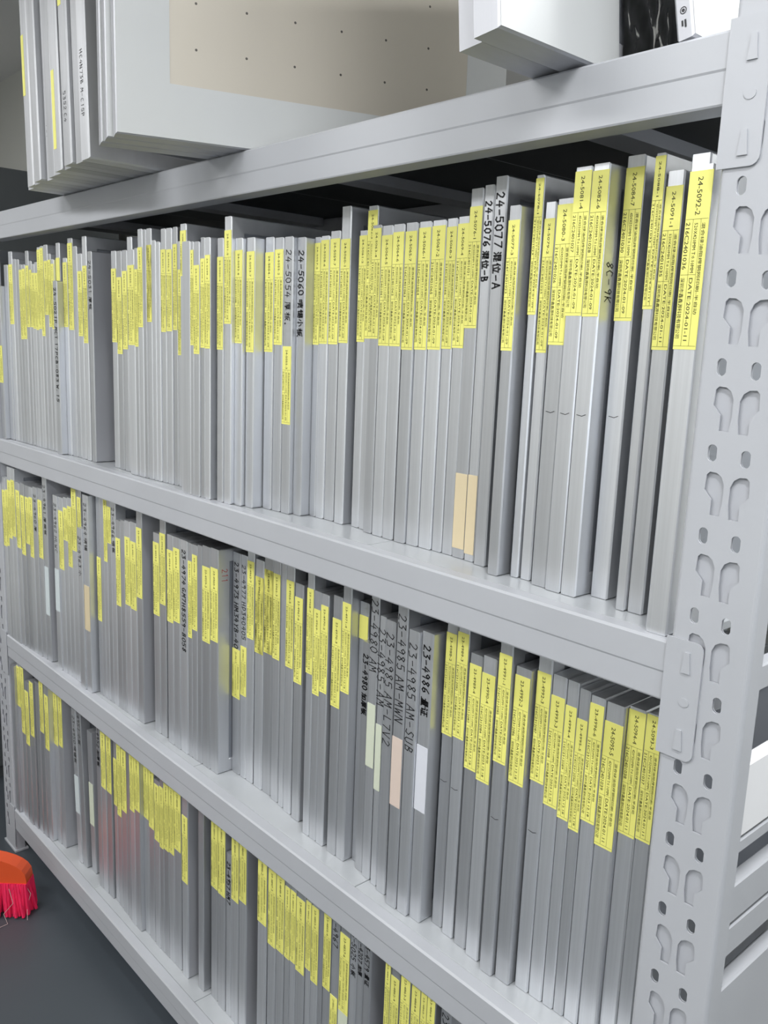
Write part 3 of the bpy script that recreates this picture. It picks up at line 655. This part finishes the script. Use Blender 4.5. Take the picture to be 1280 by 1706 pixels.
# ------------------------------------------------------------------ stencil frames
ORD = ['', 'first', 'second', 'third', 'fourth', 'fifth', 'sixth', 'seventh', 'eighth', 'ninth', 'tenth', 'eleventh', 'twelfth', 'thirteenth', 'fourteenth', 'fifteenth', 'sixteenth', 'seventeenth', 'eighteenth', 'nineteenth', 'twentieth', 'twenty-first', 'twenty-second', 'twenty-third', 'twenty-fourth', 'twenty-fifth', 'twenty-sixth', 'twenty-seventh', 'twenty-eighth', 'twenty-ninth', 'thirtieth']
def border(parent, t, h, d, w, m='alu', c=.0018, name='frame_tube'):
    prof = [(-t/2+c, 0), (t/2-c, 0), (t/2, c), (t/2, w-c), (t/2-c, w), (-t/2+c, w), (-t/2, w-c), (-t/2, c)]
    v = []
    for (sy, sz) in ((0, 0), (1, 0), (1, 1), (0, 1)):
        for (x, i) in prof: v.append((x, i if sy == 0 else d-i, i if sz == 0 else h-i))
    f = []
    for k in range(4):
        for j in range(8):
            a = k*8+j; b = k*8+(j+1) % 8; c2 = ((k+1) % 4)*8+(j+1) % 8; d2 = ((k+1) % 4)*8+j
            f.append((a, d2, c2, b))
    o = MB().add(v, f).make(name, m, parent)
    return o
def sticker(parent, t, z0, z1, m, name='sticker'):
    return MB().box(-t/2+.0004, t/2-.0004, -.00045, .0003, z0, z1).make(name, m, parent)
def printed(parent, t, z0, z1, num, code, sz, date):
    L = z1-z0; fl = Flat(); k = t/.026; hd = min(.050, L*.3)
    lw = .0003
    fl.rect(hd, hd+lw, -t/2+.001, t/2-.001)
    fl.rect(hd, L-.004, -t*.16, -t*.16+lw); fl.rect(hd, L-.004, t*.17, t*.17+lw)
    fl.rect(L-.004, L-.004+lw, -t/2+.001, t/2-.001); fl.rect(hd+(L-hd)*.42, hd+(L-hd)*.42+lw, -t/2+.001, t*.17)
    fl.text(num, .006, -.0028*k, .0078*k, min(.040, hd-.008), 2)
    w1 = L-hd-.008
    fl.text('混合绿油阻焊钢网印刷-半自动', hd+.004, t*.17+.0018, .0042*k, w1*.74)
    fl.text(sz+' T:0.10MM', hd+.004, -t*.16+.0022, .0052*k, w1*.40)
    fl.text('DATE:'+date, hd+(L-hd)*.42+.003, -t*.16+.0022, .0056*k, w1*.52, 2)
    fl.text(code, hd+.003, -t/2+.0018, .0062*k, w1*.38, 2)
    fl.text('深圳市鑫鑫源科技有限公司', hd+(L-hd)*.42+.003, -t/2+.0018, .0052*k, w1*.50)
    fl.make('printed_text', 'ink', parent, z1, -.0007)
DATES = {1: '2024-01-09', 2: '2023.12.18', 3: '2023.11.20'}
SHN = {1: 'upper shelf', 2: 'middle shelf', 3: 'lower shelf'}
GRP = {1: 'stencil frames standing on the upper shelf', 2: 'stencil frames standing on the middle shelf', 3: 'stencil frames standing on the lower shelf'}
def marks(row, i, fr, n):
    """what can be read on this spine, if anything"""
    o = fr[7]
    if 'num' in o: return 'marked ' + o['num']
    if 'lm' in o: return 'handwritten ' + o['lm']
    if 'h' in o and row in (1, 2):
        key = o['h'].split(':')
        ok = {'24-5031', '24-5054', '24-5060', '24-5076', '24-5077', '23-4974', '23-4973', '23-4980', '23-4985', '23-4985-AM', '23-4986'}
        if key[0] in ok:
            s = key[0]
            if len(key) > 1 and key[1][:2] in ('AM',): s += ' ' + key[1]
            if 'B' == o['h'][-1] and s == '24-5076': s += ' B'
            if s == '24-5077': s += ' A'
            return 'handwritten ' + s
    return None
def build_row(row):
    FR = ROWS[row]; n = len(FR); z0 = H+SHELF[row]+.0004
    lm = [marks(row, i, f, n) for i, f in enumerate(FR)]
    special3 = {10: 'with white tag leaning', 13: 'with black writing on its upper spine', 33: 'short with black writing in the dark gap'}
    for i, (x0, t, yf, h, lean, lab, ex, o) in enumerate(FR):
        tall = h > .525
        if row == 3: h = min(h, .532)
        kind = 'tall' if tall else 'low'
        if lm[i]:
            how = 'yellow-stickered' if lab else 'bare'
            label = '%s %s stencil frame on the %s, %s' % (kind, how, SHN[row], lm[i])
        else:
            how = 'with yellow sticker' if lab else 'without yellow sticker'
            if ex and not lab: how = 'with %s tag' % {'white': 'white', 'beige': 'beige', 'pale': 'pale', 'pink': 'pink', 'paper': 'white paper'}[ex[0]]
            cands = [(abs(i-j), j) for j in range(n) if lm[j]] if row < 3 else []
            best = min(cands) if cands else (99, 0)
            if best[0] <= 30 and best[0] < i+1:
                side = 'left' if best[1] > i else 'right'
                label = '%s stencil frame %s, %s, %s %s of %s' % (kind, how, SHN[row], ORD[best[0]], side, lm[best[1]].replace('marked ', '').replace('handwritten ', 'handwritten '))
            elif i+1 <= 30:
                label = '%s stencil frame %s on the %s, %s from the left upright' % (kind, how, SHN[row], ORD[i+1])
            else:
                label = '%s stencil frame %s on the %s, %s from the right end' % (kind, how, SHN[row], ORD[n-i])
        d = .45 if tall else .42
        root = thing('stencil_frame', label, 'stencil frame', (x0+t/2, yf, z0), GRP[row], rot=(0, -lean, 0) if lean else None)
        if lean: root.location.x = x0 + t/2; root.location.z = z0 + math.sin(lean)*t/2
        w = .030
        gap_ = FR[i+1][0]-x0-t if i+1 < n else 0
        if gap_ > .033: MB().box(t/2+.0001, t/2+.0006, .003, .16, .002, h-.002).make('adhesive_tape', 'alu_thick', root)
        fo = border(root, t, h, d, w)
        MB().box(t/2-.0045, t/2-.0035, w-.001, d-w+.001, w-.001, h-w+.001).make('stencil_sheet', 'sheet', root)
        if lab:
            st = sticker(root, t, lab[0], lab[1], 'yellow_stain' if 'stain' in o else 'yellow')
            num = o.get('num'); 
            if not num: num = ('24-50%02d-%d' % (max(10, min(75, 10+int((i)*.9))), 1+i % 7)) if row == 1 else ('23-49%02d-%d' % (max(10, 30+int(i*.8)), 1+i % 7)) if row == 2 else '23-48%02d-%d' % (10+i, 1+i % 7)
            code = o.get('code', ('216C24010%02d' % (i % 90+1)) if row == 1 else '216C2312%03d' % (i+20))
            date = DATES[row]
            if row == 1 and i >= n-4: date = '2024-01-11' if i > n-5 and i != n-5 else '2024-01-10'
            if row == 2 and i >= n-3: date = '2024.01.11'
            if lab[1]-lab[0] > .08:
                printed(st, t, lab[0], lab[1], num, code, o.get('sz', '450X550MM' if row == 1 else '420*520MM'), date)
        if ex: sticker(root, t, ex[1], ex[2], ex[0], name='tape_tag' if ex[0] in ('beige', 'pink', 'pale') else 'white_sticker')
        if o.get('num') in ('24-5080-3', '24-5081-4', '24-5082-6', '24-5084-7', '23-4988-2', '23-4989-3', '23-4991-1', '23-4992-3'):
            fl = Flat(); fl.stroke([(0, -.008), (.0015, 0), (-.001, .006)], .0008)
            fl.make('pen_tick', 'marker', root, .245 if row == 1 else .262, -.0004)
        if 'h' in o:
            s = o['h']; fl = Flat(); bold = 'bold' in o
            top = h - .022 if not lab or lab[1] < h*.75 else lab[0]-.01
            if 'hl' in o: top = float(o['hl'])
            nch = sum(1.09 if ord(c) > 256 else (.38 if c == ':' else .76) for c in s)
            size = min(.0155 if bold else .0165, t*.62)
            if row == 2 and x0 > -1.09 and x0 < -.94 and not bold: size = .0185
            size = min(size, .40/nch)
            handwriting(fl, s, 0, -size/2, size, .0022 if bold else .0015, .0008)
            fl.make('handwriting', 'marker', root, top, -.0004)
        if o.get('num') == '24-5082-6' or (row == 2 and abs(x0+1.5916) < .002):
            fl = Flat(); red = row == 2
            handwriting(fl, '211' if red else '8C-9K', 0, 0, .014, .0012, .001)
            mesh_obj('side_writing', [(t/2+.0003, .010+v_, (.47 if red else .44)-u_) for u_, v_ in fl.v], fl.f, 'red_marker' if red else 'marker', root)
for r in (1, 2, 3): build_row(r)

# ------------------------------------------------------------------ things on the top board
ZB = H+ZT+.0004
def big_frame(x, y, t, d, h, rz, lean, label, sheet='sheet', bar=.04, tape=0, m='alu_thick', group='large frames standing on the top board'):
    root = thing('large_stencil_frame', label, 'stencil frame', (x, y, ZB+abs(math.sin(lean))*t/2), group)
    root.rotation_euler = (0, -lean, rz)
    border(root, t, h, d, bar, m, c=.003)
    if tape:
        w = tape
        mb = MB()
        x_ = t/2
        for (a, b, c_, e) in ((.002, w, .002, h-.002), (d-w, d-.002, .002, h-.002), (w, d-w, .002, w), (w, d-w, h-w, h-.002)):
            mb.box(x_+.0001, x_+.0006, a, b, c_, e)
        mb.make('adhesive_tape', 'tape', root)
        MB().box(t/2-.003, t/2-.0002, bar-.005, d-bar+.005, bar-.005, h-bar+.005).make('stencil_sheet', sheet, root)
    else:
        MB().box(t/2-.006, t/2-.004, bar-.001, d-bar+.001, bar-.001, h-bar+.001).make('stencil_sheet', sheet, root)
    return root
# left stack: a dozen large frames whose front ends stick out past the beam
sx = [(-2.215, -.090), (-2.172, -.096), (-2.130, -.104), (-2.088, -.110), (-2.046, -.108), (-2.004, -.116), (-1.962, -.126), (-1.920, -.131), (-1.878, -.135), (-1.836, -.143), (-1.794, -.147), (-1.752, -.149)]
for i, (x, y) in enumerate(sx):
    where = 'leftmost of the twelve' if i == 0 else ('rightmost of the twelve' if i == 11 else '%s from the left of the twelve' % ORD[i+1])
    if i == 1: where += ', yellow sticker'
    if i == 7: where += ', long yellow sticker'
    y += (.007, -.004, .004, -.006, .005, 0)[i % 6]
    r = big_frame(x+.019, y, .0375, .70, .72, .0, .035, 'large frame on rack top, %s' % where.replace('twelve', 'twelve frames'), bar=.032, m='alu_big')
    if i in (1, 7, 9):
        z0, z1 = {1: (.20, .33), 7: (.045, .20), 9: (.30, .42)}[i]
        MB().box(-.016, -.002, -.0006, .0003, z0, z1).make('sticker', 'yellow', r)
    if i in (2, 4, 6, 9, 11):
        fl = Flat(); z = {2: .10, 4: .12, 6: .10, 9: .14, 11: .20}[i]
        handwriting(fl, {2: '22-18', 4: '4:31', 6: 'HM 7', 9: '5352:C4', 11: 'HC4N73B:M-C15P'}[i], 0, -.007, .012, .0011, .0006)
        fl.make('handwriting', 'marker', r, z, -.0005)
RZ = -math.atan2(.31, .95)
for i, (x, y) in enumerate(((-1.572, -.190), (-1.528, -.200), (-1.484, -.204))):
    lab = ['left of three large white-taped frames on the rack top', 'middle of three large white-taped frames on the rack top', 'right of three large white-taped frames on rack top, showing beige foil'][i]
    c, s = math.cos(RZ), math.sin(RZ)
    big_frame(x, y, .040, .75, .75, RZ, 0.012, lab, sheet='dotfoil', bar=.04, tape=.09, m='alu_thick')
# thick frames near the right upright
big_frame(-.736, -.128, .040, .42, .52, 0.0, .10, 'thick grey frame on rack top, left one of the pair jutting over the beam', m='alu_thick')
fr_ = big_frame(-.694, -.150, .040, .42, .52, 0.0, .10, 'thick rack-top frame with white face and wrinkled black film, right of jutting pair', m='alu_thick')
MB().box(.0201, .0208, .002, .222, .002, .518).make('white_cover', 'tape', fr_)
def wrinkled(y0, y1, z0, z1, x):
    nu, nv = 34, 60; v = []
    for j in range(nv+1):
        for i in range(nu+1):
            a, b = i/nu, j/nv
            d = .0032*noise.noise((6*a, 14*b, .3))+.0022*noise.noise((17*a, 30*b, 4.1))+.0012*noise.noise((40*a, 70*b, 9.2))
            v.append((x+.005+d, y0+(y1-y0)*a, z0+(z1-z0)*b))
    f = [(j*(nu+1)+i, j*(nu+1)+i+1, (j+1)*(nu+1)+i+1, (j+1)*(nu+1)+i) for j in range(nv) for i in range(nu)]
    return v, f
v_, f_ = wrinkled(.224, .417, .003, .517, .0205)
mesh_obj('black_film', v_, f_, 'black', fr_, smooth=True)
big_frame(-.845, .135, .034, .40, .50, 0.0, .0, 'white-edged frame standing further back behind the thick jutting pair', m='tape')
f = big_frame(-.546, .004, .021, .42, .52, 0.0, .19, 'thin white-faced frame leaning beside the right upright, small round mark on its spine', m='alu_thick', sheet='tape', tape=.06)
fl = Flat()
fl.stroke([(0.007*math.cos(k*.6)*.5, .007*math.sin(k*.6)*.5) for k in range(12)], .0007); fl.stroke([(.0012*math.cos(k*.9), .0012*math.sin(k*.9)) for k in range(8)], .001)
fl.rect(.010, .016, -.003, -.001); fl.rect(.010, .018, .0005, .0025)
fl.make('round_mark', 'marker', f, .030, -.0005)

# ------------------------------------------------------------------ broom and cabinet at the far left
def broom():
    t = thing('broom', 'broom with orange plastic head and pink-red bristles standing beside the rack foot', 'broom', (-2.545, -.20, 0))
    t.rotation_euler = (0, 0, math.atan2(.74, .67))
    n = 16; w = .17; mb = MB()
    prof = []
    for k in range(n+1):
        a = math.pi*k/n
        prof.append((w*math.cos(a), .112+.075*math.sin(a)**.8 if 0 < k < n else .112))
    outl = prof + [(-w, .100), (w, .100)]
    mb.prism(outl, 1, -.024, .024)
    head = mb.make('broom_head', 'orange', t)
    mb = MB(); rnd = random.Random(5)
    for i in range(46):
        for j in range(7):
            x = -w*.98+2*w*.98*i/45; y = -.024+.048*j/6
            a = rnd.uniform(-.012, .012)+x*.06; b = rnd.uniform(-.012, .012)+y*.4
            mb.tube([(x, y, .104), (x+a*.5, y+b*.5, .05), (x+a, y+b, rnd.uniform(.001, .008))], [.0052, .0062, .0048], 5)
    br = mb.make('bristles', 'bristle', t); br['kind'] = 'stuff'
    MB().tube([(-.02, 0, .17), (-.22, -.02, .62), (-.44, -.04, 1.25)], .012, 10).make('handle', 'orange', t)
    MB().tube([(.12, -.03, .09), (.135, -.04, .05), (.11, -.05, .02), (.13, -.07, .003), (.10, -.10, .002), (.07, -.09, .002)], .0008, 5).make('loose_thread', 'thread', t)
    MB().tube([(.165, -.02, .10), (.18, -.02, .07), (.172, -.03, .03), (.18, -.05, .003)], .0007, 5).make('loose_thread', 'thread', t)
broom()
def cabinet():
    t = thing('metal_cabinet', 'dark grey metal cabinet standing beyond the left end of the rack', 'cabinet', (-3.75, .36, 0))
    MB().box(-.45, .45, -.30, .30, .05, H+.56, .004).make('body', 'cabinet', t)
    MB().box(-.43, .43, -.27, .27, 0, .05).make('plinth', 'cabinet', t)
    for s in (-1, 1):
        d = MB().box(min(s*.003, s*.44), max(s*.003, s*.44), -.318, -.302, .08, H+.53, .003).make('door', 'cabinet', t)
        MB().box(min(s*.02, s*.035), max(s*.02, s*.035), -.345, -.318, 1.0, 1.16, .004).make('handle', 'paint', d)
cabinet()
